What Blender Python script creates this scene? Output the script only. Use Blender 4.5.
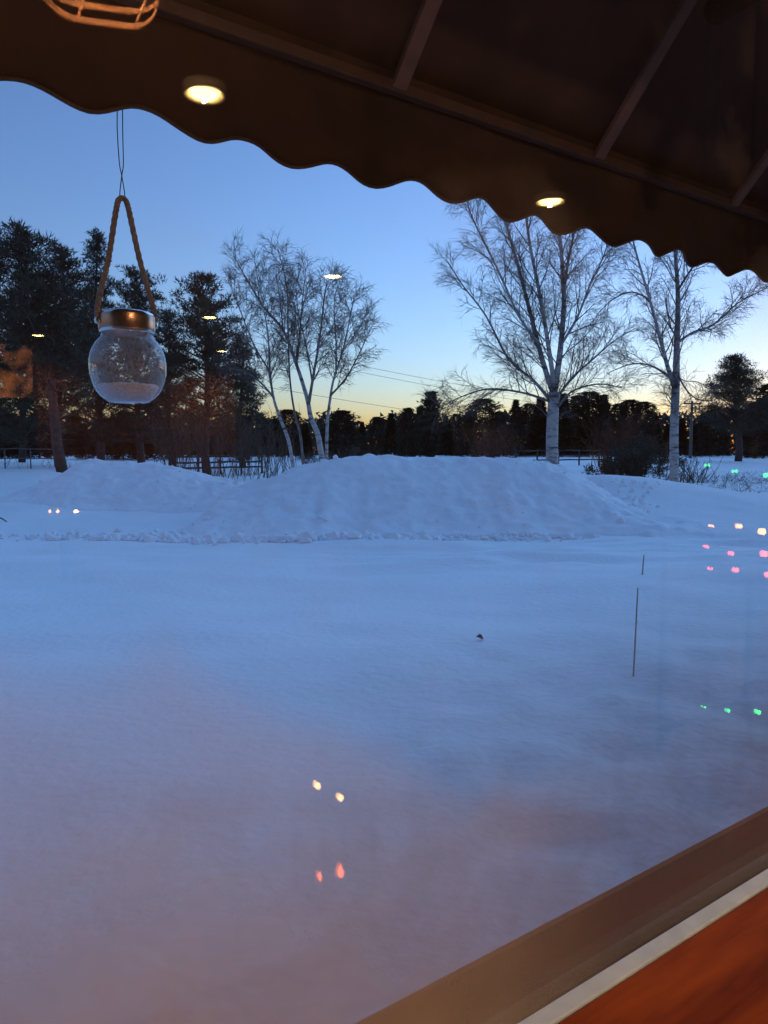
import bpy, math, random
import numpy as np
from mathutils import Vector, Matrix, noise

# ------------------------------------------------------------------ camera
for o in list(bpy.data.objects):
    bpy.data.objects.remove(o)
scene = bpy.context.scene
col = scene.collection
R = math.radians
EYE = 1.5
F = 742.0
PITCH = math.atan(60 / F)
cd = bpy.data.cameras.new('camera')
cd.sensor_fit = 'VERTICAL'
cd.sensor_height = 36.0
cd.lens = F / 1024 * 36.0
cd.clip_start = 0.02
cd.clip_end = 6000
cam = bpy.data.objects.new('camera', cd)
col.objects.link(cam)
cam.location = (0, 0, EYE)
cam.rotation_euler = (math.pi / 2 - PITCH, 0, 0)
scene.camera = cam

# ------------------------------------------------------------------ sky, sun, exposure
SUN_EL, SUN_AZ = -1.0, 44.0          # degrees, azimuth to the right of the view direction
w = bpy.data.worlds.new('World')
scene.world = w
w.use_nodes = True
wn = w.node_tree
sky = wn.nodes.new('ShaderNodeTexSky')
sky.sky_type = 'NISHITA'
sky.sun_disc = False
sky.sun_elevation = R(SUN_EL)
sky.sun_rotation = R(SUN_AZ)
sky.altitude = 200
sky.air_density = 0.90
sky.dust_density = 1.1
sky.ozone_density = 2.6
bg = wn.nodes['Background']
wn.links.new(sky.outputs[0], bg.inputs[0])
bg.inputs[1].default_value = 0.15
sl = bpy.data.lights.new('twilight_fill', 'SUN')
sl.energy = 0.11                   # added broad blue fill to brighten the snow, standing in for twilight glow
sl.angle = R(100)
sl.color = (0.20, 0.52, 1.0)
so = bpy.data.objects.new('twilight_fill', sl)
col.objects.link(so)
sd = Vector((math.sin(R(SUN_AZ)), math.cos(R(SUN_AZ)), math.tan(R(28.0))))
so.rotation_euler = sd.to_track_quat('Z', 'Y').to_euler()
so.location = (20, 30, 30)
vs = scene.view_settings
vs.view_transform = 'Standard'
vs.look = 'None'
vs.gamma = 1.0
vs.use_curve_mapping = False
vs.exposure = 3.79
scene.render.engine = 'CYCLES'
scene.cycles.max_bounces = 10
scene.cycles.transparent_max_bounces = 24

rnd = random.Random(11)

# ------------------------------------------------------------------ pixel rays (directions only; distance comes from what a thing stands on)
cp, sp_ = math.cos(PITCH), math.sin(PITCH)
def ray(px, py):
    x, u = (px - 384) / F, -(py - 512) / F
    return Vector((x, cp + u * sp_, -sp_ + u * cp))
def at_depth(px, py, Y):
    r = ray(px, py)
    return Vector((0, 0, EYE)) + r * (Y / r.y)
TH = R(90) - math.atan(1.4232 / 1.00326)        # the window wall runs off to the right
D = Vector((math.cos(TH), math.sin(TH), 0))
N = Vector((-math.sin(TH), math.cos(TH), 0))
GL = 0.42                                       # inner face of the glass, metres from the camera
def bld(px, py, p):                             # pixel -> building frame (along wall, outwards, up) on a plane parallel to the glass
    r = ray(px, py)
    k = p / r.dot(N)
    q = r * k
    return Vector((q.dot(D), p, EYE + q.z))
def mirrored(px, py, depth):                    # where a thing in the room stands whose reflection shows at this pixel
    q = ray(px, py)
    q = q * (depth / q.y)
    return Vector((q.dot(D), 2 * GL - q.dot(N), EYE + q.z))
def mirrored_y(px, py, y):
    r = ray(px, py)
    return mirrored(px, py, r.y * (2 * GL - y) / r.dot(N))
def mirrored_z(px, py, z):
    r = ray(px, py)
    return mirrored(px, py, r.y * (z - EYE) / r.z)

# ------------------------------------------------------------------ materials
def mat(name, color, rough=0.8, color2=None, scale=8.0, bump=0.0, bscale=None, metal=0.0, stretch=(1, 1, 1), emit=None, estr=0.0, detail=4.0, spec=0.5):
    m = bpy.data.materials.new(name)
    m.use_nodes = True
    nt = m.node_tree
    b = nt.nodes['Principled BSDF']
    b.inputs['Base Color'].default_value = (*color, 1)
    b.inputs['Roughness'].default_value = rough
    b.inputs['Metallic'].default_value = metal
    b.inputs['Specular IOR Level'].default_value = spec
    tc = nt.nodes.new('ShaderNodeTexCoord')
    mp = nt.nodes.new('ShaderNodeMapping')
    mp.inputs['Scale'].default_value = stretch
    nt.links.new(tc.outputs['Object'], mp.inputs[0])
    if color2:
        n = nt.nodes.new('ShaderNodeTexNoise')
        n.inputs['Scale'].default_value = scale
        n.inputs['Detail'].default_value = detail
        nt.links.new(mp.outputs[0], n.inputs['Vector'])
        r = nt.nodes.new('ShaderNodeValToRGB')
        r.color_ramp.elements[0].position = 0.35
        r.color_ramp.elements[1].position = 0.68
        r.color_ramp.elements[0].color = (*color, 1)
        r.color_ramp.elements[1].color = (*color2, 1)
        nt.links.new(n.outputs['Fac'], r.inputs[0])
        nt.links.new(r.outputs[0], b.inputs['Base Color'])
    if bump:
        n2 = nt.nodes.new('ShaderNodeTexNoise')
        n2.inputs['Scale'].default_value = bscale or scale * 3
        n2.inputs['Detail'].default_value = 6
        nt.links.new(mp.outputs[0], n2.inputs['Vector'])
        bp = nt.nodes.new('ShaderNodeBump')
        bp.inputs['Strength'].default_value = 0.6
        bp.inputs['Distance'].default_value = bump
        nt.links.new(n2.outputs['Fac'], bp.inputs['Height'])
        nt.links.new(bp.outputs[0], b.inputs['Normal'])
    if emit:
        b.inputs['Emission Color'].default_value = (*emit, 1)
        b.inputs['Emission Strength'].default_value = estr
    return m

M = {}
M['snow'] = mat('snow', (0.86, 0.87, 0.88), 0.75, (0.91, 0.92, 0.93), 0.7, bump=0.02, bscale=15, spec=0.2)
M['snow_rough'] = mat('packed_snow', (0.82, 0.83, 0.85), 0.8, (0.90, 0.91, 0.92), 3, bump=0.05, bscale=7, spec=0.2)
M['needle'] = mat('pine_needles', (0.014, 0.022, 0.013), 0.7, (0.034, 0.046, 0.024), 1.5)
M['needle_far'] = mat('spruce_needles', (0.014, 0.022, 0.014), 0.8, (0.03, 0.04, 0.022), 0.6)
M['bark'] = mat('pine_bark', (0.035, 0.026, 0.022), 0.9, (0.07, 0.05, 0.04), 6, bump=0.02)
M['twig'] = mat('birch_twigs', (0.085, 0.06, 0.052), 0.8, (0.13, 0.09, 0.08), 2)
M['limb'] = mat('birch_limbs', (0.22, 0.19, 0.17), 0.7, (0.11, 0.085, 0.075), 5)
M['brush'] = mat('brush_stems', (0.06, 0.036, 0.024), 0.9, (0.11, 0.065, 0.04), 2)
M['russet'] = mat('russet_stems', (0.10, 0.035, 0.018), 0.9, (0.16, 0.06, 0.03), 2)
M['weeds'] = mat('dry_weeds', (0.06, 0.045, 0.035), 0.9, (0.11, 0.085, 0.06), 4)
M['weathered'] = mat('weathered_wood', (0.09, 0.08, 0.075), 0.9, (0.15, 0.135, 0.12), 5, stretch=(1, 1, 0.2))
M['fence_dark'] = mat('dark_fence_wood', (0.03, 0.026, 0.024), 0.9, (0.06, 0.05, 0.045), 5)
M['cable'] = mat('cable_black', (0.02, 0.02, 0.02), 0.6)
M['awning'] = mat('awning_canvas', (0.020, 0.011, 0.010), 0.9, (0.055, 0.028, 0.020), 5, bump=0.003, bscale=60)
M['batten'] = mat('awning_battens', (0.11, 0.066, 0.054), 0.6, (0.16, 0.095, 0.075), 20)
M['bar'] = mat('awning_bar', (0.055, 0.032, 0.026), 0.6, (0.085, 0.05, 0.04), 20)
M['arm'] = mat('dark_arm', (0.006, 0.005, 0.005), 0.9, spec=0.1)
M['rope'] = mat('jute_rope', (0.19, 0.17, 0.15), 0.9, (0.29, 0.26, 0.23), 160, bump=0.004, bscale=240)
M['wire'] = mat('thin_wire', (0.05, 0.045, 0.04), 0.4, metal=0.7)
M['steel'] = mat('jar_collar_steel', (0.75, 0.72, 0.70), 0.16, metal=1.0)
M['warm_steel'] = mat('warm_reflection_steel', (0.42, 0.28, 0.18), 0.3, metal=1.0)  # copper tint paints the warm room reflection onto the steel collar
M['frost'] = mat('frost_in_jar', (0.80, 0.82, 0.86), 0.8, (0.70, 0.72, 0.78), 60, bump=0.01)
M['sill'] = mat('varnished_sill', (0.34, 0.075, 0.007), 0.55, (0.15, 0.028, 0.004), 16, bump=0.0012, bscale=50, stretch=(0.3, 2.2, 1), detail=9, spec=0.08)
M['ledge'] = mat('outer_ledge_paint', (0.022, 0.010, 0.008), 0.8, (0.05, 0.022, 0.016), 9, bump=0.0007, stretch=(0.4, 2, 1))
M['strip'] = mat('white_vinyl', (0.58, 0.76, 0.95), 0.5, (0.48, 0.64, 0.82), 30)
M['wallin'] = mat('room_wall_paint', (0.30, 0.16, 0.09), 0.8, (0.36, 0.20, 0.12), 2)
M['floor'] = mat('room_floor_boards', (0.22, 0.11, 0.06), 0.55, (0.30, 0.16, 0.09), 3, stretch=(0.3, 3, 1))
M['ceiling'] = mat('room_ceiling', (0.12, 0.075, 0.05), 0.9)
M['darkwood'] = mat('dark_stained_wood', (0.05, 0.03, 0.02), 0.6, (0.08, 0.045, 0.03), 6)
M['rattan'] = mat('rattan', (0.22, 0.10, 0.03), 0.7, (0.15, 0.065, 0.02), 40)
M['trim'] = mat('lamp_trim', (0.80, 0.72, 0.50), 0.5)
M['leaf'] = mat('dead_leaf', (0.14, 0.075, 0.035), 0.8, (0.20, 0.11, 0.05), 30)
M['stalk'] = mat('dry_stalk', (0.52, 0.42, 0.37), 0.9, (0.40, 0.31, 0.26), 20)
M['garland'] = mat('garland_needles', (0.012, 0.02, 0.012), 0.8)
def emitter(name, c, s):
    return mat(name, (0.1, 0.1, 0.1), 0.5, emit=c, estr=s * 0.25)
M['lens'] = emitter('downlight_lens', (1.0, 0.72, 0.24), 17)
M['bulb'] = emitter('pendant_bulb', (1.0, 0.55, 0.2), 14)
M['b_red'] = emitter('red_bulb', (1.0, 0.07, 0.06), 13)
M['b_orange'] = emitter('amber_bulb', (1.0, 0.34, 0.06), 11)
M['b_green'] = emitter('green_bulb', (0.06, 1.0, 0.16), 6)
M['flame'] = emitter('candle_flame', (1.0, 0.50, 0.16), 16)
M['flame_red'] = emitter('ember_flame', (1.0, 0.15, 0.04), 12)
M['lit_wall_glow'] = emitter('lit_wall_glow', (1.0, 0.30, 0.09), 0.0)  # mottled emission stands in for a lamp-lit wall
_nt = M['lit_wall_glow'].node_tree
_tc = _nt.nodes.new('ShaderNodeTexCoord'); _n = _nt.nodes.new('ShaderNodeTexNoise'); _n.inputs['Scale'].default_value = 4.5; _n.inputs['Detail'].default_value = 6
_nt.links.new(_tc.outputs['Object'], _n.inputs['Vector'])
_r = _nt.nodes.new('ShaderNodeMapRange'); _r.inputs[1].default_value = 0.42; _r.inputs[2].default_value = 0.66; _r.inputs[3].default_value = 0.0; _r.inputs[4].default_value = 0.17
_nt.links.new(_n.outputs['Fac'], _r.inputs[0])
_nt.links.new(_r.outputs[0], _nt.nodes['Principled BSDF'].inputs['Emission Strength'])

def birch_bark():
    m = mat('birch_bark', (0.50, 0.46, 0.42), 0.7)
    nt = m.node_tree
    b = nt.nodes['Principled BSDF']
    tc = nt.nodes.new('ShaderNodeTexCoord')
    mp = nt.nodes.new('ShaderNodeMapping'); mp.inputs['Scale'].default_value = (2.0, 2.0, 7.0)
    nt.links.new(tc.outputs['Object'], mp.inputs[0])
    n = nt.nodes.new('ShaderNodeTexNoise'); n.inputs['Scale'].default_value = 1.6; n.inputs['Detail'].default_value = 5
    nt.links.new(mp.outputs[0], n.inputs['Vector'])
    r = nt.nodes.new('ShaderNodeValToRGB')
    r.color_ramp.elements[0].position = 0.34; r.color_ramp.elements[0].color = (0.06, 0.05, 0.045, 1)
    r.color_ramp.elements[1].position = 0.50; r.color_ramp.elements[1].color = (0.44, 0.40, 0.37, 1)
    nt.links.new(n.outputs['Fac'], r.inputs[0])
    nt.links.new(r.outputs[0], b.inputs['Base Color'])
    return m
M['birch'] = birch_bark()

def brick_mat():
    m = mat('brick_wall', (0.2, 0.1, 0.1), 0.9)
    nt = m.node_tree
    b = nt.nodes['Principled BSDF']
    tc = nt.nodes.new('ShaderNodeTexCoord')
    mp = nt.nodes.new('ShaderNodeMapping'); mp.inputs['Rotation'].default_value = (R(90), 0, 0)
    nt.links.new(tc.outputs['Object'], mp.inputs[0])
    t = nt.nodes.new('ShaderNodeTexBrick')
    t.inputs['Color1'].default_value = (0.34, 0.10, 0.055, 1)
    t.inputs['Color2'].default_value = (0.24, 0.07, 0.04, 1)
    t.inputs['Mortar'].default_value = (0.12, 0.08, 0.065, 1)
    t.inputs['Scale'].default_value = 2.2
    nt.links.new(mp.outputs[0], t.inputs['Vector'])
    nt.links.new(t.outputs['Color'], b.inputs['Base Color'])
    return m
M['brick'] = brick_mat()

def glass_mat(name, film=None, base_reflect=0.04, tint=(1, 1, 1), rough=0.0, film_color=(0.85, 0.85, 0.85)):
    """clear glass: what passes straight through plus the Fresnel reflection; film(nt) -> socket with the share of a dull film"""
    m = bpy.data.materials.new(name)
    m.use_nodes = True
    nt = m.node_tree
    nt.nodes.clear()
    out = nt.nodes.new('ShaderNodeOutputMaterial')
    tr = nt.nodes.new('ShaderNodeBsdfTransparent'); tr.inputs[0].default_value = (*tint, 1)
    gl = nt.nodes.new('ShaderNodeBsdfGlossy'); gl.inputs['Roughness'].default_value = rough
    lw = nt.nodes.new('ShaderNodeLayerWeight'); lw.inputs['Blend'].default_value = 0.5
    pw = nt.nodes.new('ShaderNodeMath'); pw.operation = 'POWER'; pw.inputs[1].default_value = 5
    nt.links.new(lw.outputs['Facing'], pw.inputs[0])
    ma = nt.nodes.new('ShaderNodeMath'); ma.operation = 'MULTIPLY_ADD'
    ma.inputs[1].default_value = 1 - base_reflect; ma.inputs[2].default_value = base_reflect
    nt.links.new(pw.outputs[0], ma.inputs[0])
    mx = nt.nodes.new('ShaderNodeMixShader')
    nt.links.new(ma.outputs[0], mx.inputs[0])
    nt.links.new(tr.outputs[0], mx.inputs[1])
    nt.links.new(gl.outputs[0], mx.inputs[2])
    last = mx
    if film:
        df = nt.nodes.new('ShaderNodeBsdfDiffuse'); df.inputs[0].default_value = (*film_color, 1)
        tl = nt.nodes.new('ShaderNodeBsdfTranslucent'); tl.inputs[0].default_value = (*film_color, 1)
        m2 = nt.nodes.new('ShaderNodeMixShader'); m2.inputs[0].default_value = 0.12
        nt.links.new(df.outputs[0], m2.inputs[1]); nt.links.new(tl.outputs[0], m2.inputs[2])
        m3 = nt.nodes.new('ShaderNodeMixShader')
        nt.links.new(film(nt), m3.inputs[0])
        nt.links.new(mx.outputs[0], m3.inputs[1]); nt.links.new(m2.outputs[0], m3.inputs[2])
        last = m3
    nt.links.new(last.outputs[0], out.inputs['Surface'])
    return m

def math_node(nt, op, a, b=None, c=None, clamp=False):
    n = nt.nodes.new('ShaderNodeMath'); n.operation = op; n.use_clamp = clamp
    for i, v in enumerate((a, b, c)):
        if v is None: continue
        if isinstance(v, (int, float)): n.inputs[i].default_value = v
        else: nt.links.new(v, n.inputs[i])
    return n.outputs[0]

def ramp01(nt, v, lo, hi, a=0.0, b=1.0):
    mr = nt.nodes.new('ShaderNodeMapRange'); mr.interpolation_type = 'SMOOTHSTEP'
    for i_, v_ in zip((1, 2, 3, 4), (lo, hi, a, b)): mr.inputs[i_].default_value = v_
    nt.links.new(v, mr.inputs[0])
    return mr.outputs[0]
def film_noise(nt, tc, scale, detail=4):
    n = nt.nodes.new('ShaderNodeTexNoise'); n.inputs['Scale'].default_value = scale; n.inputs['Detail'].default_value = detail
    nt.links.new(tc.outputs['Object'], n.inputs['Vector'])
    return n.outputs['Fac']
def mist_veil(nt):
    """mist and painted warm haze on the inner face: thick above the sill at the left, with a sloping upper edge"""
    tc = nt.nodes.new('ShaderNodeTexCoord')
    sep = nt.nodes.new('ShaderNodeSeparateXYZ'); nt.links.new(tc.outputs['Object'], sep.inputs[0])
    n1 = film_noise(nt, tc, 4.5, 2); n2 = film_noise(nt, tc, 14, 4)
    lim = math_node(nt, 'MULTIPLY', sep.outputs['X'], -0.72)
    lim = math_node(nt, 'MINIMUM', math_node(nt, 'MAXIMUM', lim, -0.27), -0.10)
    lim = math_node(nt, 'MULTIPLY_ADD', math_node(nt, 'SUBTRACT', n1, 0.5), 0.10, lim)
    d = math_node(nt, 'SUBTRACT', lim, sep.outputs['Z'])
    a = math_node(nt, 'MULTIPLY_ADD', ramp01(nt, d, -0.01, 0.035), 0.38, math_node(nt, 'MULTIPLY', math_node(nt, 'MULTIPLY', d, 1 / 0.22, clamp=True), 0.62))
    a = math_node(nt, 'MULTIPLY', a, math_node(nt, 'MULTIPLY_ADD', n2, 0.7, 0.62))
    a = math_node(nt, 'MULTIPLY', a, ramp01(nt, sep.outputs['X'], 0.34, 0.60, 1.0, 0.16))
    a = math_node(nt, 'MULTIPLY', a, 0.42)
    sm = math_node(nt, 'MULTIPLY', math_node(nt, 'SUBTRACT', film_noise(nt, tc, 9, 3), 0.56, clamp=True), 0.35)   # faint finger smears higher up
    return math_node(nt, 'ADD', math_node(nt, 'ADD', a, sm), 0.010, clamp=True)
def shade_film(nt):
    """dark film on the outer face painting shade over the near snow, denser towards the ledge"""
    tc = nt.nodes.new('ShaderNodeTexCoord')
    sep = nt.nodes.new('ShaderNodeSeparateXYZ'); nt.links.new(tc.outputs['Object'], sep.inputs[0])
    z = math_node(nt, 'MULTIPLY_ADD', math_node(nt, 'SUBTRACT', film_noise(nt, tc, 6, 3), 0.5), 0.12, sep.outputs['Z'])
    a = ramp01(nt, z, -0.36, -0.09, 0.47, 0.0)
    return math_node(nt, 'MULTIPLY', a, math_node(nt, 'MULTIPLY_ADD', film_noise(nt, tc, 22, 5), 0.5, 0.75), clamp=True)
M['pane_in'] = glass_mat('window_glass_mist_veil', mist_veil, film_color=(0.80, 0.66, 0.50))  # tan tint paints the warm haze of the room into the mist
M['pane_out'] = glass_mat('window_glass_shade_film', shade_film, film_color=(0.11, 0.08, 0.065))  # dark brown film paints shade over the near snow
M['pane'] = glass_mat('window_glass')

def crackle(nt):
    tc = nt.nodes.new('ShaderNodeTexCoord')
    v = nt.nodes.new('ShaderNodeTexVoronoi'); v.feature = 'DISTANCE_TO_EDGE'; v.inputs['Scale'].default_value = 120
    nt.links.new(tc.outputs['Object'], v.inputs['Vector'])
    e = math_node(nt, 'SUBTRACT', 0.16, v.outputs['Distance'], clamp=True)
    n = nt.nodes.new('ShaderNodeTexNoise'); n.inputs['Scale'].default_value = 30
    nt.links.new(tc.outputs['Object'], n.inputs['Vector'])
    e = math_node(nt, 'MULTIPLY', e, 0.9)
    return math_node(nt, 'MULTIPLY_ADD', n.outputs['Fac'], 0.17, e, clamp=True)
M['jar'] = glass_mat('crackled_jar_glass', crackle, 0.06)
M['lantern_glass'] = glass_mat('lantern_glass')

# ------------------------------------------------------------------ mesh builder
class MB:
    def __init__(s): s.v = []; s.f = []; s.mi = []
    def quad(s, a, b, c, d):
        i = len(s.v); s.v += [tuple(a), tuple(b), tuple(c), tuple(d)]; s.f.append((i, i + 1, i + 2, i + 3))
    def tri(s, a, b, c):
        i = len(s.v); s.v += [tuple(a), tuple(b), tuple(c)]; s.f.append((i, i + 1, i + 2))
    def box(s, x0, x1, y0, y1, z0, z1):
        i = len(s.v)
        s.v += [(x0, y0, z0), (x1, y0, z0), (x1, y1, z0), (x0, y1, z0), (x0, y0, z1), (x1, y0, z1), (x1, y1, z1), (x0, y1, z1)]
        for f in ((0, 3, 2, 1), (4, 5, 6, 7), (0, 1, 5, 4), (1, 2, 6, 5), (2, 3, 7, 6), (3, 0, 4, 7)):
            s.f.append(tuple(i + k for k in f))
        return s
    def tube(s, pts, rads, k=6, cap=True):
        pts = [Vector(p) for p in pts]
        n = len(pts); base = len(s.v); prev = None
        for i, p in enumerate(pts):
            d = (pts[min(i + 1, n - 1)] - pts[max(i - 1, 0)])
            if d.length < 1e-9: d = Vector((0, 0, 1))
            d.normalize()
            if prev is None:
                a = d.orthogonal().normalized()
            else:
                a = prev - d * prev.dot(d)
                a = a.normalized() if a.length > 1e-6 else d.orthogonal().normalized()
            prev = a
            b = d.cross(a)
            r = rads[i] if hasattr(rads, '__len__') else rads
            for j in range(k):
                an = 2 * math.pi * j / k
                q = p + (a * math.cos(an) + b * math.sin(an)) * r
                s.v.append((q.x, q.y, q.z))
        for i in range(n - 1):
            for j in range(k):
                a0 = base + i * k + j; a1 = base + i * k + (j + 1) % k
                s.f.append((a0, a1, a1 + k, a0 + k))
        if cap:
            s.f.append(tuple(base + j for j in range(k))[::-1])
            s.f.append(tuple(base + (n - 1) * k + j for j in range(k)))
        return s
    def lathe(s, prof, k=32, c=(0, 0, 0)):
        base = len(s.v); n = len(prof)
        for (r, z) in prof:
            for j in range(k):
                an = 2 * math.pi * j / k
                s.v.append((c[0] + r * math.cos(an), c[1] + r * math.sin(an), c[2] + z))
        for i in range(n - 1):
            for j in range(k):
                a0 = base + i * k + j; a1 = base + i * k + (j + 1) % k
                s.f.append((a0, a1, a1 + k, a0 + k))
        return s
    def ball(s, c, r, k=8, m=5, sq=1.0):
        prof = [(max(1e-4, r * math.sin(math.pi * i / m)), -r * sq * math.cos(math.pi * i / m)) for i in range(m + 1)]
        return s.lathe(prof, k, c)
    def mesh(s, name, mats, origin=(0, 0, 0), smooth=True):
        me = bpy.data.meshes.new(name)
        v = np.array(s.v, dtype=float) - np.array(origin, dtype=float)
        me.from_pydata(v.tolist(), [], s.f)
        for m_ in (mats if isinstance(mats, (list, tuple)) else [mats]):
            me.materials.append(m_)
        if smooth:
            me.polygons.foreach_set('use_smooth', [True] * len(me.polygons))
        me.update()
        return me
    def build(s, name, m, parent=None, origin=(0, 0, 0), smooth=True, bevel=0.0):
        o = bpy.data.objects.new(name, s.mesh(name, m, origin, smooth))
        col.objects.link(o)
        if parent: o.parent = parent
        if bevel:
            b = o.modifiers.new('bevel', 'BEVEL'); b.width = bevel; b.segments = 2; b.limit_method = 'ANGLE'
        return o

def tag(o, label=None, cat=None, group=None, kind=None):
    if label: o['label'] = label
    if cat: o['category'] = cat
    if group: o['group'] = group
    if kind: o['kind'] = kind
    return o
def thing(name, label, cat, loc=(0, 0, 0), rz=0.0, group=None):
    o = bpy.data.objects.new(name, None)
    o.empty_display_size = 0.1
    col.objects.link(o)
    o.location = loc; o.rotation_euler = (0, 0, rz)
    return tag(o, label, cat, group)
def bthing(name, label, cat, base, group=None):      # a thing given in the building frame
    p = D * base[0] + N * base[1]
    return thing(name, label, cat, (p.x, p.y, base[2]), TH, group)
def bplace(o, base):
    p = D * base[0] + N * base[1]
    o.location = (p.x, p.y, base[2]); o.rotation_euler = (0, 0, TH)
    return o

# ------------------------------------------------------------------ snow terrain
def sstep(a, b, x):
    t = np.clip((x - a) / (b - a), 0, 1)
    return t * t * (3 - 2 * t)
_rs = np.random.RandomState(5)
_lat = _rs.rand(256, 256)
def vnoise(x, y):
    xi = np.floor(x).astype(int); yi = np.floor(y).astype(int)
    fx = x - xi; fy = y - yi
    fx = fx * fx * (3 - 2 * fx); fy = fy * fy * (3 - 2 * fy)
    a = _lat[xi % 256, yi % 256]; b = _lat[(xi + 1) % 256, yi % 256]
    c = _lat[xi % 256, (yi + 1) % 256]; d = _lat[(xi + 1) % 256, (yi + 1) % 256]
    return (a * (1 - fx) + b * fx) * (1 - fy) + (c * (1 - fx) + d * fx) * fy - 0.5
def fbm(x, y, o=4):
    s = 0; a = 1.0
    for i in range(o):
        s = s + a * vnoise(x * 2 ** i + 17.3 * i, y * 2 ** i + 5.1 * i); a *= 0.5
    return s
def ground(x, y):
    x = np.asarray(x, float); y = np.asarray(y, float)
    right = sstep(0.12, 0.5, x / np.maximum(y, 1.0))
    ang = x / np.maximum(y, 1.0)
    left = 1 - sstep(-0.46, -0.33, ang)
    plateau = 0.50 + 0.40 * left * (1 - sstep(28, 60, y)) + 0.45 * sstep(24, 62, y)
    z = plateau * sstep(13.6, 23, y)
    # smooth shoulder of ploughed snow on the right
    sh = np.exp(-((y - 17.0) / 2.3) ** 2)
    z = z + sh * 0.78 * sstep(2.6, 5.2, x) * (1 - 0.62 * sstep(5.2, 9.5, x)) * (1 - sstep(14, 24, x))
    # low drift in the near field and wind ripples behind it
    z = z + 0.10 * np.exp(-((y - 8.0 - 0.25 * x) / 1.5) ** 2) * sstep(-1.5, 2.5, x)
    near = 1 - sstep(22, 40, y)
    z = z + near * (0.10 * fbm(x * 0.35, y * 0.5, 3) + 0.022 * fbm(x * 1.6, y * 2.2, 3))
    rip = sstep(8.6, 9.6, y) * (1 - sstep(12.6, 13.6, y)) * sstep(-2.5, 1.0, x)
    z = z + rip * 0.17 * fbm(x * 0.5 + 0.5 * y, y * 2.3, 3)
    foot = (1 - sstep(4.0, 6.5, y)) * sstep(-0.3, 0.9, x)
    z = z + foot * (0.07 * fbm(x * 3.6, y * 3.6, 4) + 0.05 * np.maximum(0, fbm(x * 6.5 + 9, y * 6.5, 2) - 0.22))
    far = sstep(30, 60, y)
    z = z + far * 0.35 * fbm(x * 0.05, y * 0.05, 2)
    return z
def gz(x, y): return float(ground(x, y))

def grid_mesh(name, xs, ys, Z, m):
    nx, ny = len(xs), len(ys)
    X, Y = np.meshgrid(xs, ys)
    v = np.stack([X.ravel(), Y.ravel(), Z.ravel()], 1)
    idx = np.arange(nx * ny).reshape(ny, nx)
    f = np.stack([idx[:-1, :-1].ravel(), idx[:-1, 1:].ravel(), idx[1:, 1:].ravel(), idx[1:, :-1].ravel()], 1)
    me = bpy.data.meshes.new(name)
    me.from_pydata(v.tolist(), [], f.tolist())
    me.materials.append(m)
    me.polygons.foreach_set('use_smooth', [True] * len(me.polygons))
    me.update()
    o = bpy.data.objects.new(name, me); col.objects.link(o)
    return o
xs = np.concatenate([-np.geomspace(900, 15, 36)[:-1], np.arange(-15, 15.01, 0.11), np.geomspace(15, 900, 36)[1:]])
ys = np.concatenate([-np.geomspace(60, 1.0, 14), np.arange(-0.8, 25, 0.10), np.geomspace(25, 2500, 70)])
X, Y = np.meshgrid(xs, ys)
g = grid_mesh('snow_ground', xs, ys, ground(X, Y), M['snow'])
tag(g, 'snow covered yard stretching from the window to the trees', None, None, 'structure')

BANKS = []
def bank(name, label, pts, depth, front, back, rough, seed, group=None, x_pad=0.8):
    """ploughed heap: crest line read from the photograph at the depth where it stands on the yard"""
    px = np.array([a for a, b in pts]); py = np.array([b for a, b in pts])
    cw = [at_depth(a, b, depth) for a, b in pts]
    cx = np.array([c.x for c in cw]); cz = np.array([c.z for c in cw])
    xs = np.arange(cx[0] - x_pad, cx[-1] + x_pad, 0.055)
    ys = np.arange(depth - front - 0.3, depth + back + 0.3, 0.055)
    X, Y = np.meshgrid(xs, ys)
    zc = np.interp(X, cx, cz)
    ends = sstep(cx[0] - x_pad, cx[0], X) * (1 - sstep(cx[-1], cx[-1] + x_pad, X))
    wob = 0.9 * fbm(X * 0.6 + seed, Y * 0.1 + seed, 4)
    u = np.where(Y < depth, 1 - (depth - Y) / (front + wob), 1 - (Y - depth) / back)
    prof = sstep(0, 1, np.clip(u, 0, 1)) * 0.45 + 0.55 * np.clip(u * 1.12, 0, 1)
    prof = np.minimum(prof, 1)
    g = ground(X, Y)
    lump = fbm(X * 1.5 + seed, Y * 1.5, 4) * 0.10 + fbm(X * 5 + seed, Y * 5, 4) * 0.065 + fbm(X * 13 + seed, Y * 13, 2) * 0.03
    Z = g + (zc - g) * prof * ends + rough * lump * np.clip(u * 4, 0, 1) * ends * (0.5 + 0.5 * np.clip(1.6 - prof, 0, 1))
    chunk = np.maximum(0, fbm(X * 2.6 + 3 * seed, Y * 2.6, 2) - 0.12) * 0.13
    Z = Z + rough * chunk * np.clip(u * 5, 0, 1) * ends
    edge = np.minimum(np.clip(u, 0, 1), ends)
    Z = np.where(edge < 0.02, g - 0.03, Z)
    o = grid_mesh(name, xs, ys, Z, M['snow_rough'])
    BANKS.append((xs, ys, Z))
    tag(o, label, 'snow bank', group)
    return o
bank('snow_bank', 'long high bank of ploughed snow in front of the big birch',
     [(236, 486), (270, 477), (300, 468), (330, 460), (370, 455), (410, 458), (450, 460), (500, 458), (540, 461), (562, 468), (584, 480), (606, 497), (628, 512)], 16.0, 3.0, 2.6, 0.85, 3.3, 'ploughed snow banks')
bank('snow_bank', 'small peaked snow heap under the hanging glass jar, left',
     [(58, 480), (75, 468), (92, 459), (104, 461), (130, 463), (155, 463), (180, 468), (210, 477), (240, 484)], 19.5, 2.6, 2.2, 0.8, 8.1, 'ploughed snow banks')

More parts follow.
